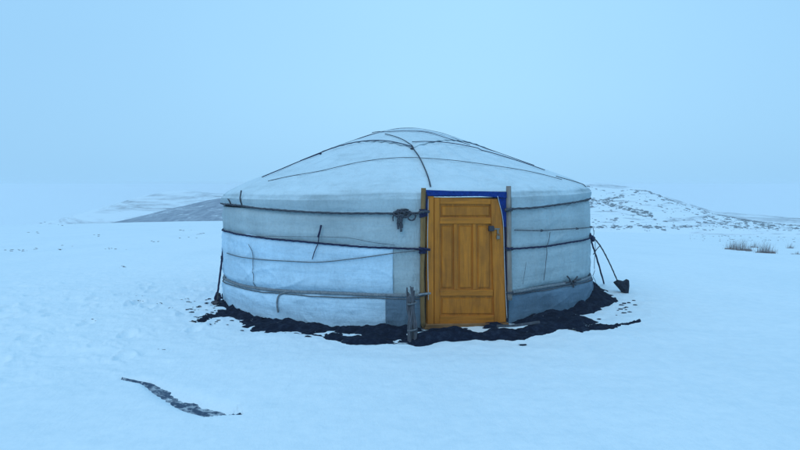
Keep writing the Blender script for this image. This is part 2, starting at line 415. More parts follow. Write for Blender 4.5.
# roof canvas
nth, ns = 900, 150
th = np.linspace(-PI, PI, nth, endpoint=False); u = np.concatenate([np.linspace(0, arc[8], 115), np.linspace(arc[8], arc[10], 36)[1:]])
A, U = np.meshgrid(th, u, indexing='ij')
rr = np.interp(U, arc, prof_r); zz = np.interp(U, arc, prof_z)
hem = sstep(arc[8], arc[10], U)
zcA = zc(CA, A)
zz = zz+hem*((zcA-.006)-1.20)+hem*.008*fbm(A*9, 0*A, 0, 3, 9)
rr = np.where(hem > 0, rr+(wall_r(A, zz)+.024-2.66)*hem, rr)
ker = None
pole = np.cos(A*44+.8*np.sin(A*3))*.0065*sstep(.5, 1.2, rr)*sstep(2.6, 2.2, rr)
zz = zz+pole+(.014*fbm(np.sin(A)*rr*1.1, np.cos(A)*rr*1.1, 0, 4, 90)+.006*fbm(np.sin(A)*rr*4, np.cos(A)*rr*4, 0, 4, 93))*sstep(0, .4, rr)*(1-hem)
rr = rr+.006*fbm(np.sin(A)*12, np.cos(A)*12, zz*3, 3, 95)*hem
# lower hem is cut away above the door
inD = (A > TL-.004) & (A < TR+.004)
lim = inD[:, :]
keep = lambda a, b: ~((th[a] > TL-.002) & (th[a] < TR+.002) & (u[b] > arc[8]-.005))
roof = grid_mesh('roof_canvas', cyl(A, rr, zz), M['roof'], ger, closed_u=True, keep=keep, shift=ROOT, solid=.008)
# the crown flap, a square cloth laid over the smoke hole, one corner towards the door
node = hit_roof(412, 148.5); nr = math.hypot(node[0]-CX, node[1]-CY); nang = math.atan2(node[0]-CX, -(node[1]-CY))
nn = 70; S = np.linspace(-1, 1, nn); SU, SV = np.meshgrid(S, S, indexing='ij')
def flap_pt(su, sv, lift=.016):
    # square with corners on the axes of nang
    a = (su+sv)/2*nr; b = (su-sv)/2*nr*1.05
    lx = a*np.sin(nang)+b*np.cos(nang); ly = -a*np.cos(nang)+b*np.sin(nang)
    r = np.hypot(lx, ly); z = roofz(r)+lift+.006*fbm(lx*4, ly*4, 0, 3, 99)*(1-np.maximum(abs(su), abs(sv))**4)+TILT*lx
    return np.stack([CX+lx, CY+ly, z+.006*np.cos(np.arctan2(lx, -ly)*44)*sstep(.5, 1.2, r)], -1)
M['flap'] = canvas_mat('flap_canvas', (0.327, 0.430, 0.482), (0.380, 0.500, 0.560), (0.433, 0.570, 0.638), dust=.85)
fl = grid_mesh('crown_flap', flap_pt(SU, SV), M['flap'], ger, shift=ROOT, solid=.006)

# ropes on the roof
def roof_rope(pts, r, m, name='rope'):
    P_ = [hit_roof(*p) for p in pts]; path = catmull(P_, 8); out = []
    for p in path:
        q = math.hypot(p[0]-CX, p[1]-CY); z = max(p[2], roofz(min(q, 2.62))+TILT*(p[0]-CX)+r+.018) if q < 2.6 else p[2]
        if q < nr*1.05: z += .016
        out.append((p[0], p[1], z))
    mb = MB(); tube(mb, out, r, 6); return mb.build(name, m, ger, shift=ROOT)
roof_rope([(262, 178), (280, 170.5), (300, 162), (330, 151), (352, 145), (378, 142.5), (398, 145), (412, 149)], .0065, M['navy'])
roof_rope([(268, 182), (290, 177), (320, 172), (360, 163), (400, 158.5), (440, 160), (490, 166), (535, 173.5), (562, 180.5)], .0042, M['rope'])
roof_rope([(412, 144), (440, 144), (470, 148.5), (500, 156), (525, 164), (545, 171)], .0055, M['navy'])
roof_rope([(385, 136), (400, 140.5), (412, 147.5)], .0055, M['rope'])
roof_rope([(411.5, 147.5), (412.5, 149), (419, 158), (424, 168), (428, 178), (430.5, 188)], .008, M['rope'])
roof_rope([(556, 177), (570, 181), (586, 187)], .005, M['rope'])
def roof_chord(az, offs, r, m, name='rope', t0=-.60, t1=.72):
    """a rope lying straight over the roof in direction az, passing offs metres from the crown"""
    L = math.sqrt(2.6**2-offs**2); pts = []
    for t in np.linspace(L*t0, L*t1, 90):
        lx = t*math.cos(az)-offs*math.sin(az); ly = t*math.sin(az)+offs*math.cos(az); q = math.hypot(lx, ly)
        pts.append((CX+lx, CY+ly, roofz(q)+r+.014+TILT*lx))
    mb = MB(); tube(mb, pts, r, 6); mb.build(name, m, ger, shift=ROOT)
roof_chord(.10, -.22, .0065, M['navy']); roof_chord(-.12, -.42, .0055, M['navy'])
roof_chord(.05, .5, .0055, M['rope'])
roof_rope([(372, 134.5), (388, 133.5), (408, 133), (430, 135), (452, 141.5), (470, 147)], .0045, M['navy'])
# knots on the roof
mb = MB(); lump(mb, hit_roof(412, 148.5, .02), (.022, .022, .016), 3); mb.build('knot', M['rope'], ger, shift=ROOT); mb = MB(); lump(mb, hit_roof(320.5, 153.5, .02), (.018, .018, .014), 4); mb.build('knot', M['rope'], ger, shift=ROOT)

# ropes round the wall
def wall_rope(C, off, r, m, name, t0=None, t1=None, flat=1.0, twist=0, n=420, wob=.003):
    a = np.linspace(C[0][0] if t0 is None else t0, C[0][-1] if t1 is None else t1, n)
    z = np.interp(a, C[0], C[1])+wob*fbm(a*9, 0*a, 0, 3, int(r*9000))
    rad = wall_r(a, z)+off
    mb = MB(); tube(mb, cyl(a, rad, z), r, 9, flat=flat, twist=twist); return mb.build(name, m, ger, shift=ROOT)
ra = wall_rope(CA, .035, .0112, M['rope'], 'rope', twist=55, n=900)
ra['label'] = 'thick dark twisted rope tied around the top of the wall'
rb = wall_rope(CB, .024, .0100, M['navy'], 'rope', twist=60, n=800); rb['label'] = 'navy rope round the middle of the wall'
rd = wall_rope(CD, .034, .017, M['strap'], 'strap', flat=.55); rd['label'] = 'pale grey strap around the lower wall'
rd2 = wall_rope((CD[0], CD[1]-.035), .030, .007, M['thin'], 'cord', wob=.012)
def wall_path(pts, off=.03, n=10):
    q = catmull([np.array(hit_wall(*p)) for p in pts], n); q = np.array(q); return cyl(q[:, 0], wall_r(q[:, 0], q[:, 1])+off, q[:, 1])
def wall_cord(pts, r, m, off=.03, name='cord', n=10, **k):
    mb = MB(); tube(mb, wall_path(pts, off, n), r, 6, **k); return mb.build(name, m, ger, shift=ROOT)
wall_cord([(228, 253), (250, 258), (290, 261), (318, 262), (350, 259), (390, 253.5), (421, 250)], .0055, M['thin'])
wall_cord([(250, 244), (254, 252), (254.5, 268), (254.5, 286)], .004, M['thin'])
wall_cord([(321.5, 226), (319, 240), (313.5, 259)], .0055, M['navy'], .038)
wall_cord([(321.8, 225), (320.5, 232), (319, 237)], .011, M['navy'], .038)
wall_cord([(292, 291), (283, 293), (279.5, 297), (279.5, 312)], .010, M['strap'], .036, 'strap')
wall_cord([(253, 236), (300, 236.5), (345, 237.5), (372, 242), (395, 245)], .003, M['thin'])
wall_cord([(514, 230), (540, 230.5), (565, 229), (586.5, 227.3)], .008, M['thin'])
wall_cord([(549, 232), (546, 250), (543, 280)], .0045, M['thin'])
wall_cord([(525, 262), (524, 270), (522, 284)], .002, M['thin'])
wall_cord([(512, 294), (545, 290), (572, 284.5), (590, 279)], .0055, M['rope'], .036)
wall_cord([(243, 190.5), (242, 195), (241.5, 199), (242, 205)], .009, M['rope'], .045)
wall_cord([(229.5, 199), (230.5, 201), (231, 205)], .008, M['rope'], .045)
# vertical seams of the roof cloth and snow-free stitching left
mb = MB()
for pts in ([(565, 276), (570, 281), (574, 285)], [(575, 276), (574, 281), (571, 287)], [(580, 279), (574, 281.5), (566, 283)]): tube(mb, wall_path(pts, .045), .009, 6)
lump(mb, cyl(*([hit_wall(573, 281)[0], R+.05, hit_wall(573, 281)[1]])), (.026, .022, .02), 9); mb.build('knot', M['rope'], ger, shift=ROOT)
for q in ((540, 230.5), (575, 228.5), (588, 227)):
    mb = MB(); a, z = hit_wall(*q); lump(mb, cyl(a, wall_r(a, z)+.035, z), (.022, .015, .013), int(q[0])); mb.build('knot', M['rope'], ger, shift=ROOT)
# rope tangle left of the door
tg = MB(); ca, cz = hit_wall(403, 213)
def wl(a, z, o=.05): return cyl(a, R+o, z)
for k in range(9):
    pts = []; ph = random.uniform(0, 6); w = random.uniform(.05, .115)/R; hgt = random.uniform(.018, .042); c0 = ca+random.uniform(-.02, .015); z0 = cz+random.uniform(-.012, .012)
    for i in range(22): 
        t = ph+2*PI*i/21*random.uniform(.97, 1.03); pts.append(wl(c0+w*math.cos(t)*.9, z0+hgt*math.sin(t), .05+.022*math.sin(2*t+k)))
    tube(tg, pts, .0085, 6, twist=60)
a1, z1 = hit_wall(411.5, 216.5)
tube(tg, [wl(a1+.0155*math.cos(t), z1+.038*math.sin(t), .07) for t in np.linspace(0, 2*PI, 26)], .0085, 7, twist=60)
for x0, x1, y1, rr_ in ((399, 398.5, 229, .012), (401, 401.5, 231.5, .012), (403, 402.2, 228, .010), (394.5, 393.5, 221, .007)):
    pts = [hit_wall(x0, 214), hit_wall((x0+x1)/2-.8, (214+y1)/2), hit_wall(x1, y1)]
    tube(tg, [wl(*q, .06) for q in catmull(pts, 8)], rr_, 7, twist=60)
tg.build('knot', M['rope'], ra, shift=ROOT)['label'] = 'tangle of spare rope hanging left of the door'

# ------------------------------------------------------------------ door assembly, drawn on the door plane
ND = np.array([math.sin(TH_D), -math.cos(TH_D), 0]); UD = np.array([math.cos(TH_D), math.sin(TH_D), 0])
PD = np.array([CX, CY, 0])+ND*(R+.0)
def dpl(px, py, w=0.0):
    d = ray(px, py); o = PD+ND*w; t = np.dot(o-O, ND)/np.dot(d, ND); p = O+d*t; return p
def slab(mb, pix, w0, w1, ch=0.0):
    """prism whose outline is given by picture corners on the plane w1; ch = chamfer of its front"""
    fr = [dpl(x, y, w1) for x, y in pix]; bk = [p-ND*(w1-w0) for p in fr]; n = len(fr)
    if ch:
        c = sum(fr)/n; f2 = []
        for i, p in enumerate(fr):
            a = fr[i-1]-p; b = fr[(i+1) % n]-p; f2.append(p+(a/np.linalg.norm(a)+b/np.linalg.norm(b))*ch)
        mid = [p-ND*ch for p in fr]
        vs = f2+mid+bk; fs = [tuple(range(n-1, -1, -1))]+[(i, (i+1) % n, n+(i+1) % n, n+i) for i in range(n)]+[(n+i, n+(i+1) % n, 2*n+(i+1) % n, 2*n+i) for i in range(n)]+[tuple(range(2*n, 3*n))]
    else:
        vs = fr+bk; fs = [tuple(range(n-1, -1, -1))]+[(i, (i+1) % n, n+(i+1) % n, n+i) for i in range(n)]+[tuple(range(n, 2*n))]
    mb.add(vs, fs)
def rect(x0, y0, x1, y1): return [(x0, y0), (x1, y0), (x1, y1), (x0, y1)]
# leaf right edge leans: x = 496 at the top to 506.5 at the bottom
def rx(y): return float(np.interp(y, [197, 204, 214, 228, 324], [497.6, 499.6, 502.0, 503.6, 506.6]))
mb = MB(); slab(mb, [(430, 197), (rx(197)-.4, 198.5), (rx(204)-.4, 204), (rx(214)-.4, 214), (rx(228)-.4, 228), (rx(323)-.4, 323), (430, 325)], .0, .030)
door = mb.build('door', M['door'], ger, shift=ROOT, smooth=False); door['label'] = 'orange varnished panelled wooden door'
fr = MB()
slab(fr, [(427.6, 196), (434, 196.3), (434, 326), (427.6, 326)], -.02, .052, .004)         # left jamb
fr.build('door_jamb', M['door'], ger, shift=ROOT, smooth=False)
sh = .054
def piece(name, out, w0, w1, ch, m):
    mb = MB(); slab(mb, out, w0, w1, ch); return mb.build(name, m, door, shift=ROOT, smooth=False)
piece('stile', rect(434.6, 198, 439.8, 324), .028, sh, .004, M['door'])
piece('stile', [(491, 199), (rx(199)-1, 199.2), (rx(204)-1, 204), (rx(214)-1, 214), (rx(228)-1, 228), (rx(322)-1, 322), (494.5, 323)], .028, sh, .002, M['door'])
piece('stile', rect(454, 224, 457.5, 289.6), .028, sh-.004, .004, M['door']); piece('stile', rect(473, 224, 476.3, 289.6), .028, sh-.004, .004, M['door'])
for out in ([(439.9, 197.6), (490.9, 198.6), (490.9, 204.4), (439.9, 204)], rect(439.9, 217.5, 491.2, 223.9), rect(439.9, 289.7, 493.2, 296), [(439.9, 316), (494.3, 315.5), (494.3, 323.2), (439.9, 324.4)]):
    piece('rail', out, .028, sh-.002, .004, M['door_h'])
for r_ in (rect(441.6, 206, 489.5, 216), rect(441.6, 226, 452.4, 288), rect(459.2, 226, 471.6, 288), rect(478, 226, 489.8, 288), rect(441.8, 298, 492, 314)):
    piece('panel', r_, .029, .043, .010, M['door'])
# latch: dark block, hasp, padlock
mb = MB(); slab(mb, rect(489.2, 226, 494.4, 231.2), .054, .085, .004); mb.build('lock_block', M['iron'], door, shift=ROOT, smooth=False)
mb = MB(); slab(mb, rect(494.4, 228.2, 500, 229.6), .055, .062, .001); slab(mb, rect(497.2, 229.6, 498.8, 234), .056, .066, .001)
mb.build('hasp', M['steel'], door, shift=ROOT, smooth=False)
mb = MB(); c = dpl(498.6, 235, .075)
tube(mb, [c+UD*.013*math.cos(t)+np.array([0, 0, 1])*.022*math.sin(t) for t in np.linspace(0, PI, 12)], .004, 6)
slab(mb, rect(497, 235.5, 500, 239.3), .064, .084, .004); mb.build('padlock', M['steel'], door, shift=ROOT, smooth=False)
# blue cloth along lintel and down the right
def cloth(outline, w, m, name, lab=None):
    a, b = outline; n = 60; P_ = np.zeros((n, 8, 3))
    for i in range(n):
        t = i/(n-1); pa = np.array([np.interp(t, np.linspace(0, 1, len(a)), [q[k] for q in a]) for k in (0, 1)]); pb = np.array([np.interp(t, np.linspace(0, 1, len(b)), [q[k] for q in b]) for k in (0, 1)])
        for j in range(8):
            q = pa+(pb-pa)*j/7; ww = w+.008*float(fbm(q[0]*.12, q[1]*.12, 0, 3, 15)); P_[i, j] = dpl(q[0], q[1], ww)
    o = grid_mesh(name, P_, m, ger, shift=ROOT, solid=.006)
    if lab: o['label'] = lab
    return o
cloth(([(424.5, 189.8), (450, 190.8), (480, 191.2), (506.5, 191.8)], [(424.5, 195.8), (450, 195.8), (480, 196.2), (506.5, 198)]), .058, M['blue'], 'door_cloth', 'blue cloth strip over the top of the door')
cloth(([(504.2, 226), (504.9, 250), (506, 285), (507.2, 322)], [(506.6, 226), (506.4, 250), (507.2, 285), (508.2, 322)]), .038, M['navy'], 'door_cloth', 'dark cloth edge low on the right of the door')
cloth(([(498.5, 198), (501, 208), (503.6, 227)], [(507, 198), (507, 212), (506.6, 227)]), .040, M['blue'], 'door_cloth', 'blue cloth strip down the right of the door')
cloth(([(425.3, 196), (425.3, 206), (425.6, 216)], [(427.8, 196), (427.6, 206), (427.4, 216)]), .06, M['blue'], 'door_cloth')
# pale cords edging both sides
def dcord(pts, r, m, w=.06, name='cord', **k):
    mb = MB(); tube(mb, catmull([dpl(*p, w) for p in pts], 8), r, 7, up=(0, 0, 1) if abs(pts[0][0]-pts[-1][0]) > abs(pts[0][1]-pts[-1][1]) else tuple(ND), **k); return mb.build(name, m, ger, shift=ROOT)
dcord([(428.2, 199), (428, 215), (427.6, 240), (427.9, 275), (428.4, 300)], .0032, M['pale'], .060)
dcord([(497.6, 196), (499.6, 204), (502, 214), (503.6, 228), (504.4, 260), (505.6, 290), (507, 318)], .0032, M['pale'], .062)
dcord([(426, 192), (427, 199), (426, 207), (428, 212)], .008, M['navy'], .07, twist=60)
# posts beside the door
def post(pts, r, m, w, name='door_post', s=0):
    mb = MB(); P_ = catmull([dpl(*p, w) for p in pts], 10)
    tube(mb, P_, r, 12, up=tuple(ND)); o = mb.build(name, m, ger, shift=ROOT)
    V = o.data.vertices
    for v in V:
        c = v.co; n = float(fbm(c.x*30, c.y*30, c.z*5, 3, s)); v.co = c+type(c)((n*.006, 0, 0))
    return o
post([(423.6, 188), (422.8, 230), (422.3, 280), (423, 326)], .026, M['brownwood'], .055, s=3)
post([(508.6, 186), (508.8, 230), (509.2, 262), (509.8, 300)], .028, M['oldwood'], .050, s=8)
# wraps of rope round the posts
for (px, py, k, mm, rad, ww) in ((423, 212.5, 8, 'navy', .036, .055), (422.6, 250, 6, 'navy', .036, .055), (423, 293.5, 3, 'rope', .036, .055), (508.8, 209.5, 3, 'rope', .038, .05), (509, 248.5, 3, 'rope', .038, .05), (509.6, 292, 2, 'rope', .038, .05)):
    wr = MB(); c = dpl(px, py, ww)
    for i in range(k):
        z = (i-k/2)*.010; tl = random.uniform(-.25, .25)
        tube(wr, [c+UD*rad*math.cos(t)+ND*rad*math.sin(t)+np.array([0, 0, z+tl*.036*math.cos(t)]) for t in np.linspace(0, 2*PI, 18)], .0075, 6, twist=70)
    wr.build('lashing', M[mm], ger, shift=ROOT)
dcord([(419, 213), (424, 211.5), (429.5, 211.8)], .014, M['rope'], .095, 'rope', twist=60)
dcord([(419, 249.5), (424, 248.6), (430, 250)], .013, M['navy'], .095, 'rope', twist=60)
dcord([(418, 295), (424, 294), (430.5, 293.4)], .012, M['strap'], .095, 'strap')
dcord([(505, 210.5), (509, 209), (513, 208.8)], .013, M['rope'], .09, 'rope', twist=60)
dcord([(505, 248), (509, 248.5), (513, 248.6)], .011, M['navy'], .09, 'rope', twist=60)
# threshold
mb = MB(); slab(mb, [(426, 324.6), (509, 323.2), (510, 327.6), (425, 329.6)], -.10, .085, .006); mb.build('threshold', M['thresh'], ger, shift=ROOT, smooth=False)
mb = MB(); slab(mb, [(431, 329.8), (511, 327.8), (511, 333), (431, 335)], -.05, .05, .004); mb.build('sill', M['thresh'], ger, shift=ROOT, smooth=False)

# ------------------------------------------------------------------ guy rope on the left with its stake
gt = np.array(cyl(-1.30, R+.06, 1.33)); gb = hit_ground(217, 299)
gb = gb+0; 
d = ray(228.6, 197); tt = (CY-.72-O[1])/d[1]; gt = O+d*tt
d = ray(217.3, 296); tt = (CY-1.0-O[1])/d[1]; gb = O+d*tt
mid = (gt+gb)/2+np.array([.005, 0, -.02])
mb = MB(); tube(mb, catmull([gt, mid, gb], 14), .013, 7, twist=60); gy = mb.build('guy_rope', M['navy'], ger, shift=ROOT)
mb = MB()
tube(mb, [gb+np.array([.03*math.cos(t)+.01, .012*math.sin(2*t), -.02+.055*math.sin(t)]) for t in np.linspace(0, 2*PI, 22)], .012, 7, twist=60)
tube(mb, catmull([gb+np.array([0, 0, .05]), gb+np.array([-.03, -.01, -.04]), gb+np.array([.02, -.02, -.12]), gb+np.array([.0, -.03, -.2])], 8), .013, 7, twist=60)
lump(mb, gb+np.array([0, 0, -.10]), (.045, .04, .035), 5); mb.build('knot', M['navy'], gy, shift=ROOT)
sg = Gs(gb[0], gb[1])
sb = np.array([gb[0], gb[1], sg]); stk = bpy.data.objects.new('ground_stake', None); 
mb = MB(); tube(mb, [(-.03, .0, -.12), (0, 0, .0), (.012, 0, .14)], .018, 8, taper=lambda t: .7+.4*t); lump(mb, (.014, 0, .145), (.03, .03, .014), 6)
lump(mb, (-.01, -.03, .015), (.075, .06, .045), 8, 16, 10, .45, 2.4)
o = mb.build('ground_stake', M['iron']); o.location = tuple(sb); tag(o, 'dark stake in the snow holding the guy rope left of the tent', 'stake')
# dark weight peeking out on the left limb
a_, z_ = -1.36, hit_wall(224, 258)[1]
d = ray(223.2, 258.5); tt = (CY-.72-O[1])/d[1]; p = O+d*tt
mb = MB(); lump(mb, p+np.array([.01, 0, 0]), (.045, .05, .050), 12, 16, 10, .25); mb.build('tied_weight', M['iron'], ger, shift=ROOT)

# right side: two lines down to the snow, a stick, and the stone weight
def at(px, py, Y):
    d = ray(px, py); return O+d*((Y-O[1])/d[1])
YR = CY-.75
mb = MB(); tube(mb, catmull([at(589.5, 236, YR), at(597, 259, 9.2), at(604, 283.5, 9.8)], 10), .012, 7, twist=60)
gr1 = mb.build('guy_rope', M['navy'], ger, shift=ROOT)
mb = MB(); lump(mb, at(591.5, 238.5, YR), (.045, .035, .045), 31); tube(mb, [at(589.5, 233, YR), at(591, 238, YR-.02), at(594, 241, YR-.02)], .02, 7); mb.build('knot', M['navy'], gr1, shift=ROOT)
mb = MB(); tube(mb, catmull([at(590, 234, YR), at(600, 245.5, 8.8), at(609, 262, 8.95), at(617.5, 281, 9.08)], 10), .009, 7, twist=60)
tube(mb, catmull([at(600.3, 245.5, 8.8), at(597, 249, 8.75), at(593.3, 254.5, YR)], 6), .006, 6)
mb.build('guy_rope', M['rope'], ger, shift=ROOT)
wall_cord([(588, 228), (591, 245), (592, 262), (593, 285)], .004, M['thin'], .06)
sp = hit_ground(624, 292.5)
mb = MB(); ol = [(-.150, .150), (-.085, .185), (-.01, .165), (.055, .200), (.062, .10), (.050, -.03), (.0, -.035), (-.06, .04)]
vs = []; fs = []; n = len(ol); rs = random.Random(4)
cxm = sum(q[0] for q in ol)/n; czm = sum(q[1] for q in ol)/n
for w, k in ((-.085, .62), (-.05, .95), (.04, 1), (.075, .66)):
    for q in ol: vs.append((cxm+(q[0]-cxm)*k+rs.uniform(-.006, .006), w+.018*rs.uniform(-1, 1), czm+(q[1]-czm)*k+rs.uniform(-.006, .006)))
for j in range(3):
    for i in range(n): fs.append((j*n+i, j*n+(i+1) % n, (j+1)*n+(i+1) % n, (j+1)*n+i))
fs.append(tuple(range(n-1, -1, -1))); fs.append(tuple(3*n+i for i in range(n)))
mb.add(vs, fs); so = mb.build('weight_stone', M['stone'], None, smooth=False, bevel=.012); so.location = tuple(sp)
tag(so, 'dark angular stone tied as a weight in the snow right of the tent', 'stone')

# ------------------------------------------------------------------ bundle of sticks left of the door
bs = hit_ground(412.5, 344, .0); bs = np.array([bs[0], bs[1]+.06, Gs(bs[0], bs[1]+.06)])
bun = bpy.data.objects.new('stick_bundle', None); COL.objects.link(bun); bun.location = tuple(bs); tag(bun, 'bundle of weathered grey sticks leaning beside the orange door', 'sticks')
topz = .50
for k in range(24):
    mb = MB(); x0 = random.uniform(-.042, .044); y0 = random.uniform(-.03, .05); x1 = x0*.75+random.uniform(-.03, .03)
    hh = topz*random.uniform(.78, 1.08); lean = .22
    tube(mb, catmull([(x0, y0, -.03), (x0*.7+random.uniform(-.02, .02), y0+lean*.35, hh*.33), (x1*.8+random.uniform(-.02, .02), y0+lean*.65, hh*.66), (x1, y0+lean*.95, hh)], 6), random.uniform(.006, .013), 7, taper=lambda t: 1.1-.35*t)
    mb.build('stick', M['stick'], bun)
for z in (.12, .37):
    mb = MB(); tube(mb, [(.045*math.cos(t), .044*math.sin(t)+.01+lean*z*.95/.5, z+.008*math.cos(t)) for t in np.linspace(0, 2*PI, 24)], .009, 6, twist=60); mb.build('cord', M['thin'], bun)

# plank of snow-dusted wood in front of door
def plank(px0, py0, px1, py1, wid, m, label, s=0, zl=.045):
    a = hit_ground(px0, py0, .02); b = hit_ground(px1, py1, .02); L = np.linalg.norm((b-a)[:2]); mb = MB(); n = 14; vs = []; fs = []
    for i in range(n+1):
        t = i/n; w = wid*(1+.25*float(noise(t*5, s, 0, s)))
        for (dy, dz) in ((-w, -.012), (w, -.012), (w*.95, .012), (-w*.95, .012)): vs.append((t*L, dy+.01*math.sin(t*5+s), dz+.006*math.sin(t*4+s)))
    for i in range(n):
        for k in range(4): fs.append((i*4+k, i*4+(k+1) % 4, i*4+4+(k+1) % 4, i*4+4+k))
    fs += [(3, 2, 1, 0), tuple(n*4+k for k in range(4))]
    mb.add(vs, fs); o = mb.build('plank', m, smooth=False); z = max(Gs(a[0], a[1]), Gs(b[0], b[1]))+zl
    o.location = (a[0], a[1], z); o.rotation_euler = (0, -math.atan2(TILT*(b[0]-a[0]), L), math.atan2(b[1]-a[1], b[0]-a[0])); tag(o, label, 'plank')
plank(497, 331.5, 540, 328.5, .010, M['stick'], 'thin dark weathered plank lying right of the door sill', 3, .075)

# ------------------------------------------------------------------ dark earth banked round the foot of the wall
edge = [(240, 323), (255, 329), (285, 331), (300, 330), (320, 335), (345, 342), (375, 343), (400, 345), (420, 346.5), (440, 341), (470, 343), (500, 344), (520, 344), (545, 338), (565, 331), (590, 328), (606, 318)]
ea, er = [], []
for p in edge:
    q = hit_plane(*p, .01); ea.append(math.atan2(q[0]-CX, -(q[1]-CY))); er.append(math.hypot(q[0]-CX, q[1]-CY)-R)
o_ = np.argsort(ea); ea = np.array(ea)[o_]; er = np.array(er)[o_]
ea = np.concatenate([[-PI, -1.7, -1.42], ea, [1.75, PI]]); er = np.concatenate([[.15, .12, .10], er, [.4, .35]])
def soil_h(th, rho):
    x = CX+(R+rho)*np.sin(th); y = CY-(R+rho)*np.cos(th)
    ro = np.interp(th, ea, er); t = rho/ro
    hgt = .020*sstep(.75, -.05, t)+.030
    hgt = np.where(t > .78, hgt-(t-.78)*.34, hgt)
    hgt = hgt+.075*sstep(.42, .0, rho)*sstep(.75, 1.15, th)*sstep(1.9, 1.4, th)                # higher heap on the right
    hgt = hgt-.125*np.exp(-((rho-.29)/.065)**2)*sstep(-.05, .06, th)*sstep(.52, .40, th)        # snow ledge before the door
    hgt = hgt-.12*np.exp(-((rho-.42)/.09)**2)*sstep(.72, .84, th)*sstep(1.25, 1.05, th)
    hgt = hgt-.05*sstep(-.8, -1.3, th)*sstep(.0, .2, rho)
    hgt = hgt+.05*np.exp(-((rho-.50)/.10)**2)*sstep(-.05, .06, th)*sstep(.62, .50, th)
    cl = .052*fbm(x*2.2, y*3.0, 0, 3, 133)+.050*fbm(x*4, y*4, 0, 4, 140, .5)+.016*np.abs(fbm(x*11, y*11, 0, 3, 150))-.055*sstep(.22, .10, rho)*sstep(-.02, .05, th)*sstep(.50, .43, th)
    return x, y, G(x, y)+hgt-.02+cl
th = np.linspace(-PI, PI, 1500, endpoint=False); rho = np.linspace(-.12, 1.25, 150)
A, RH = np.meshgrid(th, rho, indexing='ij'); x, y, z = soil_h(A, RH)
so = grid_mesh('soil_bank', np.stack([x, y, z], -1), M['soil'], closed_u=True); tag(so, 'dark earth banked around the foot of the tent', None, None, 'structure')
# the tongue running right and the specks on the left
def soil_strip(name, pts, w, hgt, s, label, n=160, fn=None):
    path = catmull([hit_ground(*p) for p in pts], 20); path = np.array(path); m_ = len(path); P_ = np.zeros((m_, 40, 3))
    for i in range(m_):
        t = path[min(i+1, m_-1)]-path[max(i-1, 0)]; nrm = np.array([-t[1], t[0]])/np.hypot(t[0], t[1])
        for j in range(40):
            q = (j/39*2-1)*2.2; ww = w(i/(m_-1)); x = path[i, 0]+nrm[0]*q*ww; y = path[i, 1]+nrm[1]*q*ww
            P_[i, j] = (x, y, 0)
    x, y = P_[..., 0], P_[..., 1]; q = np.abs(np.linspace(-2.2, 2.2, 40))[None, :]
    P_[..., 2] = G(x, y)+hgt*(1-q)+.05*fbm(x*7, y*7, 0, 5, s, .6)*.9-.004
    return tag(grid_mesh(name, P_, M['soil']), label, None, None, 'structure')
soil_strip('soil_patch', [(575, 331), (598, 328), (618, 325), (640, 321)], lambda t: .10*(1-t)**.6+.015, .030, 170, 'tongue of bare dark earth right of the tent')
soil_strip('soil_patch', [(192, 322), (205, 318), (222, 313), (240, 316)], lambda t: .05+.08*t, .020, 172, 'specks of dark earth by the guy rope stake')
soil_strip('soil_patch', [(222, 312), (240, 317), (262, 322)], lambda t: .12, .040, 173, 'dark earth at the left foot of the tent')
# gully floor: bare ground showing between snow lips
P_ = np.zeros((len(GP), 24, 3))
for i, p in enumerate(GP):
    t = GP[min(i+1, len(GP)-1)]-GP[max(i-1, 0)]; nrm = np.array([-t[1], t[0]])/np.hypot(t[0], t[1])
    for j in range(24):
        q = (j/23*2-1)*2.0; P_[i, j, :2] = p[:2]+nrm*q*GW[i]
x, y = P_[..., 0], P_[..., 1]; q = np.abs(np.linspace(-2, 2, 24))[None, :]
P_[..., 2] = G(x, y)+.026*(1-q*1.05)+.012*fbm(x*4, y*4, 0, 3, 181)+.006*fbm(x*30, y*30, 0, 3, 183)
M['gully'] = hill_mat('gully_earth', (.050, .085, .14), .26, .54, 14, (1, 1, 1), f2lo=1.0)
tag(grid_mesh('gully_floor', P_, M['gully']), 'bare strip of earth in a small gully of the foreground snow', None, None, 'structure')

# ------------------------------------------------------------------ scattered clods (stuff) and far stones
def scatter(name, pts, m, label, cat):
    mb = MB()
    for (p, r, k) in pts: lump(mb, p, (r*1.9, r, r*.5), k, 7, 5, .6, 2)
    return tag(mb.build(name, m, smooth=False), label, cat, None, 'stuff')
pts = []
for k in range(25):
    a = random.choice([random.uniform(-1.5, 1.4), random.gauss(-1.25, .12), random.gauss(1.05, .15)]); ro = np.interp(a, ea, er)
    q = ro*random.gauss(1.02, .10)+(.25*random.random()**2 if a < -1.0 else 0); x = CX+(R+q)*math.sin(a); y = CY-(R+q)*math.cos(a)
    pts.append((np.array([x, y, Gs(x, y)+.004]), random.uniform(.006, .020), k))
for k in range(45):
    px = random.gauss(208, 11); py = 300+random.random()*25; 
    if px > 224 and py < 308: continue
    p = hit_ground(px, py); pts.append((p, random.uniform(.006, .018), k))
scatter('soil_crumbs', pts, M['soil'], 'crumbs of dark earth strewn over the snow round the tent', 'soil crumbs')
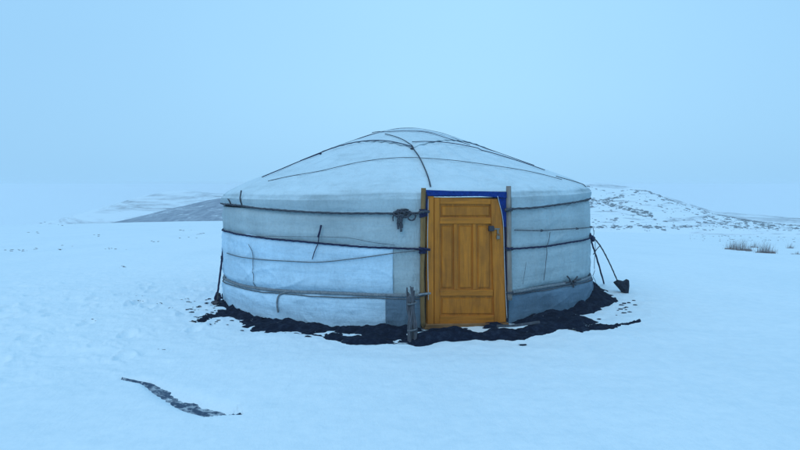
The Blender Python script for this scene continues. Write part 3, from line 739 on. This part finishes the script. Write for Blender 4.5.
# low winter stubble and stones poking through the snow far off
pts = []
def gpt(px, py, r0):
    p = hit_ground(px, py); d = np.linalg.norm(p-O); return p, d
for (x, y, n_) in ((137, 296, 4), (141, 301, 3), (184, 299, 5), (160, 303, 3), (172, 308, 4), (195, 311, 4), (12, 250, 5), (22, 250.5, 8), (35, 249, 5), (60, 249.5, 6), (68, 246, 3), (110, 249, 8), (100, 235, 3), (44, 223, 4), (58, 225, 3), (37, 233, 4), (155, 242, 5), (182, 230, 3), (200, 234, 6), (185, 238, 3), (122, 267, 6), (90, 320, 3), (165, 350, 3), (85, 441, 0)):
    for k in range(n_):
        p, d = gpt(x+random.gauss(0, 4), y+random.gauss(0, .5), 0)
        pts.append((p, d*random.uniform(.0004, .0011), k))
for k in range(420):
    px = random.uniform(600, 800); py = 229+(random.random()**1.6)*13+(0 if px > 700 else -1)
    if px < 690 and py > 231.5: continue
    p, d = gpt(px, py, 0)
    if d > 400: continue
    pts.append((p, d*random.uniform(.0002, .0009), k))
scatter('snow_stubble', pts, M['stubble'], 'dark stubble and small stones poking through the far snow', 'stubble')

# dark stones and heather on the stony hill, dense in bands as in the photo
V = np.zeros(len(HN.data.vertices)*3, np.float32); HN.data.vertices.foreach_get('co', V); V = V.reshape(420, 90, 3)
sx = 400+F*V[..., 0]/V[..., 1]; 
def hpx(p):
    q = p-O; yy = q[2]*math.cos(PITCH)+q[1]*math.sin(PITCH); zz = -q[2]*math.sin(PITCH)+q[1]*math.cos(PITCH); return 400+F*q[0]/zz, 225-F*yy/zz
pts = []; tries = 0
while len(pts) < 3600 and tries < 34000:
    tries += 1; i = random.randrange(419); j = random.randrange(10, 60)
    p = V[i, j]+(V[i+1, j+1]-V[i, j])*random.random(); X_, Y_ = hpx(p)
    if X_ < 585 or X_ > 800 or Y_ > 231: continue
    a_ = (X_-590)/210
    dens = .10+1.6*math.exp(-((Y_-(202-(X_-590)*.18))/1.5)**2)*(X_ < 624)+2.2*math.exp(-((Y_-(202.5+(X_-604)*.27))/1.9)**2)*(602 < X_ < 652)+.9*math.exp(-((Y_-227)/1.6)**2)*(X_ < 700)+.6*math.exp(-((Y_-(190+max(0, X_-645)*.3))/2)**2)*(X_ > 635)+.22*(X_ > 700)*(Y_ > 217)
    if dens > 1.2 or random.random() < dens*.6: pts.append((p.astype(float), random.choice([.08, .11, .15, .2, .3, .42])*random.uniform(.7, 1.3), len(pts) % 50))
scatter('hill_stones', pts, M['stone'], 'dark stones and low shrubs scattered over the snowy hill on the right', 'stones')
# dry grass tufts on the right
def tuft(px, py, hpx, wpx, nb, label, s, name='dry_grass_tuft'):
    p = hit_ground(px, py); d = np.linalg.norm(p-O); hh = hpx*d/F; ww = wpx*d/F/2; rnd = random.Random(s); mb = MB()
    for k in range(nb):
        bx = rnd.gauss(0, .45)*ww; by = rnd.gauss(0, .35)*ww; h_ = hh*rnd.uniform(.2, 1.0)*(1-.35*min(1, abs(bx)/ww)); lx = rnd.gauss(.05, .16)*h_+bx*.25; ly = rnd.gauss(0, .2)*h_
        a = rnd.uniform(0, PI); w = .0030*d/20; dx, dy = math.cos(a)*w, math.sin(a)*w
        vs = []
        for t in (0, .4, .75, 1): 
            c = (bx+lx*t*t, by+ly*t*t, h_*t-.01); q = 1-t*.9; vs += [(c[0]-dx*q, c[1]-dy*q, c[2]), (c[0]+dx*q, c[1]+dy*q, c[2])]
        mb.add(vs, [(0, 1, 3, 2), (2, 3, 5, 4), (4, 5, 7, 6)])
    for k in range(6): lump(mb, (rnd.gauss(0, .5)*ww, rnd.gauss(0, .3)*ww, .0), (ww*.22, ww*.22, hh*.10), k, 8, 5, .4)
    o = mb.build(name, M['grass'], smooth=False); o.location = tuple(p); tag(o, label, 'grass tuft', 'dry grass tufts in the snow on the right'); return o
tuft(733, 249.5, 11, 13, 150, 'leftmost low dry grass tuft on the snow right of the tent', 1)
tuft(741, 250.5, 13, 14, 200, 'tall dark dry grass tuft, second from the left', 2)
tuft(749.5, 251.3, 7, 6, 60, 'tiny dry grass tuft between two larger ones', 3)
tuft(754, 247.5, 8, 8, 60, 'pale thin grass tuft behind the gap', 4)
tuft(765, 253.2, 13, 17, 240, 'wide dense dry grass tuft, largest of the group', 5)
tuft(773, 252.8, 4, 5, 50, 'low grass stub at the right foot of the widest tuft', 6)
tuft(790.5, 248.3, 6, 7, 70, 'small sparse grass tuft near the right picture edge', 7)
tuft(797, 254.2, 3.5, 9, 60, 'low dark grass stub cut by the right picture edge', 9)

# ------------------------------------------------------------------ haze
M['haze'] = bpy.data.materials.new('haze'); M['haze'].use_nodes = True; nt = M['haze'].node_tree
nt.nodes.remove(nt.nodes['Principled BSDF']); pv = nt.nodes.new('ShaderNodeVolumePrincipled'); nt.links.new(pv.outputs[0], nt.nodes['Material Output'].inputs['Volume'])
pv.inputs['Color'].default_value = (.87, .93, .978, 1); pv.inputs['Density'].default_value = .0016; pv.inputs['Anisotropy'].default_value = 0
mb = MB(); b = 2700; z0, z1 = -40, 3.2
mb.add([(-b, -b, z0), (b, -b, z0), (b, b, z0), (-b, b, z0), (-b, -b, z1), (b, -b, z1), (b, b, z1), (-b, b, z1)], [(3, 2, 1, 0), (4, 5, 6, 7), (0, 1, 5, 4), (1, 2, 6, 5), (2, 3, 7, 6), (3, 0, 4, 7)])
tag(mb.build('haze', M['haze'], smooth=False), 'cold blue winter haze over the plain', 'haze', None, 'stuff')

# ------------------------------------------------------------------ world and sun
EL, ROT = math.radians(48), math.radians(205)
w = bpy.data.worlds.new('World'); sc.world = w; w.use_nodes = True; nt = w.node_tree; bg = nt.nodes['Background']
sky = N(nt, 'ShaderNodeTexSky', _sky_type='NISHITA'); sky.sun_disc = False; sky.sun_elevation = EL; sky.sun_rotation = ROT; sky.dust_density = 3; sky.air_density = 1.0
tc = N(nt, 'ShaderNodeTexCoord'); sep = N(nt, 'ShaderNodeSeparateXYZ'); nt.links.new(tc.outputs['Generated'], sep.inputs[0])
mr = N(nt, 'ShaderNodeMapRange'); nt.links.new(sep.outputs['X'], mr.inputs[0]); mr.inputs[1].default_value = -.75; mr.inputs[2].default_value = .35
def mth(op, a, b=None):
    n = N(nt, 'ShaderNodeMath', _operation=op)
    for i, v in enumerate((a, b)):
        if v is None: continue
        if isinstance(v, (int, float)): n.inputs[i].default_value = v
        else: nt.links.new(v, n.inputs[i])
    return n.outputs[0]
off = mth('SUBTRACT', sep.outputs['X'], .08); gl = mth('POWER', 2.718, mth('MULTIPLY', mth('MULTIPLY', off, off), -5.5))
up = N(nt, 'ShaderNodeMapRange', _interpolation_type='SMOOTHSTEP'); nt.links.new(sep.outputs['Z'], up.inputs[0]); up.inputs[1].default_value = -.03; up.inputs[2].default_value = .16; up.inputs[3].default_value = .35
cloud = mixc(nt, mth('MULTIPLY', gl, up.outputs[0]), (3.45, 6.7, 10.05), (4.25, 7.85, 10.9))
mz = N(nt, 'ShaderNodeMapRange'); nt.links.new(sep.outputs['Z'], mz.inputs[0]); mz.inputs[1].default_value = -.02; mz.inputs[2].default_value = .5
cloud = mixc(nt, mz.outputs[0], cloud, mixc(nt, 1.0, cloud, (.97, .99, 1.0), 'MULTIPLY'))
cn = N(nt, 'ShaderNodeTexNoise', Scale=1.6, Detail=4); nt.links.new(tc.outputs['Generated'], cn.inputs['Vector'])
cloud = mixc(nt, .5, cloud, ramp(nt, cn.outputs['Fac'], [(.3, g(.95)), (.7, g(1.03))]), 'MULTIPLY')
nt.links.new(mixc(nt, .93, sky.outputs[0], cloud), bg.inputs[0]); bg.inputs[1].default_value = .1
L = bpy.data.lights.new('sun', 'SUN'); L.energy = .6; L.angle = math.radians(45); L.color = (1, .88, .74)
lo = bpy.data.objects.new('sun', L); COL.objects.link(lo)
sd = np.array([math.sin(ROT)*math.cos(EL), math.cos(ROT)*math.cos(EL), math.sin(EL)])   # towards the sun
from mathutils import Vector
lo.rotation_euler = Vector(tuple(sd)).to_track_quat('Z', 'Y').to_euler()

cam = bpy.data.cameras.new('camera'); co = bpy.data.objects.new('camera', cam); COL.objects.link(co); sc.camera = co
cam.sensor_width = 36; cam.lens = F/800*36; cam.clip_end = 8000; cam.clip_start = .05
co.location = (0, 0, H); co.rotation_euler = (math.pi/2-PITCH, 0, 0)
sc.render.engine = 'CYCLES'; sc.cycles.volume_bounces = 8; sc.cycles.max_bounces = 12; sc.cycles.diffuse_bounces = 5
sc.view_settings.view_transform = 'Standard'; sc.view_settings.look = 'None'; sc.view_settings.gamma = 1; sc.view_settings.exposure = 0
sc.view_settings.use_curve_mapping = False
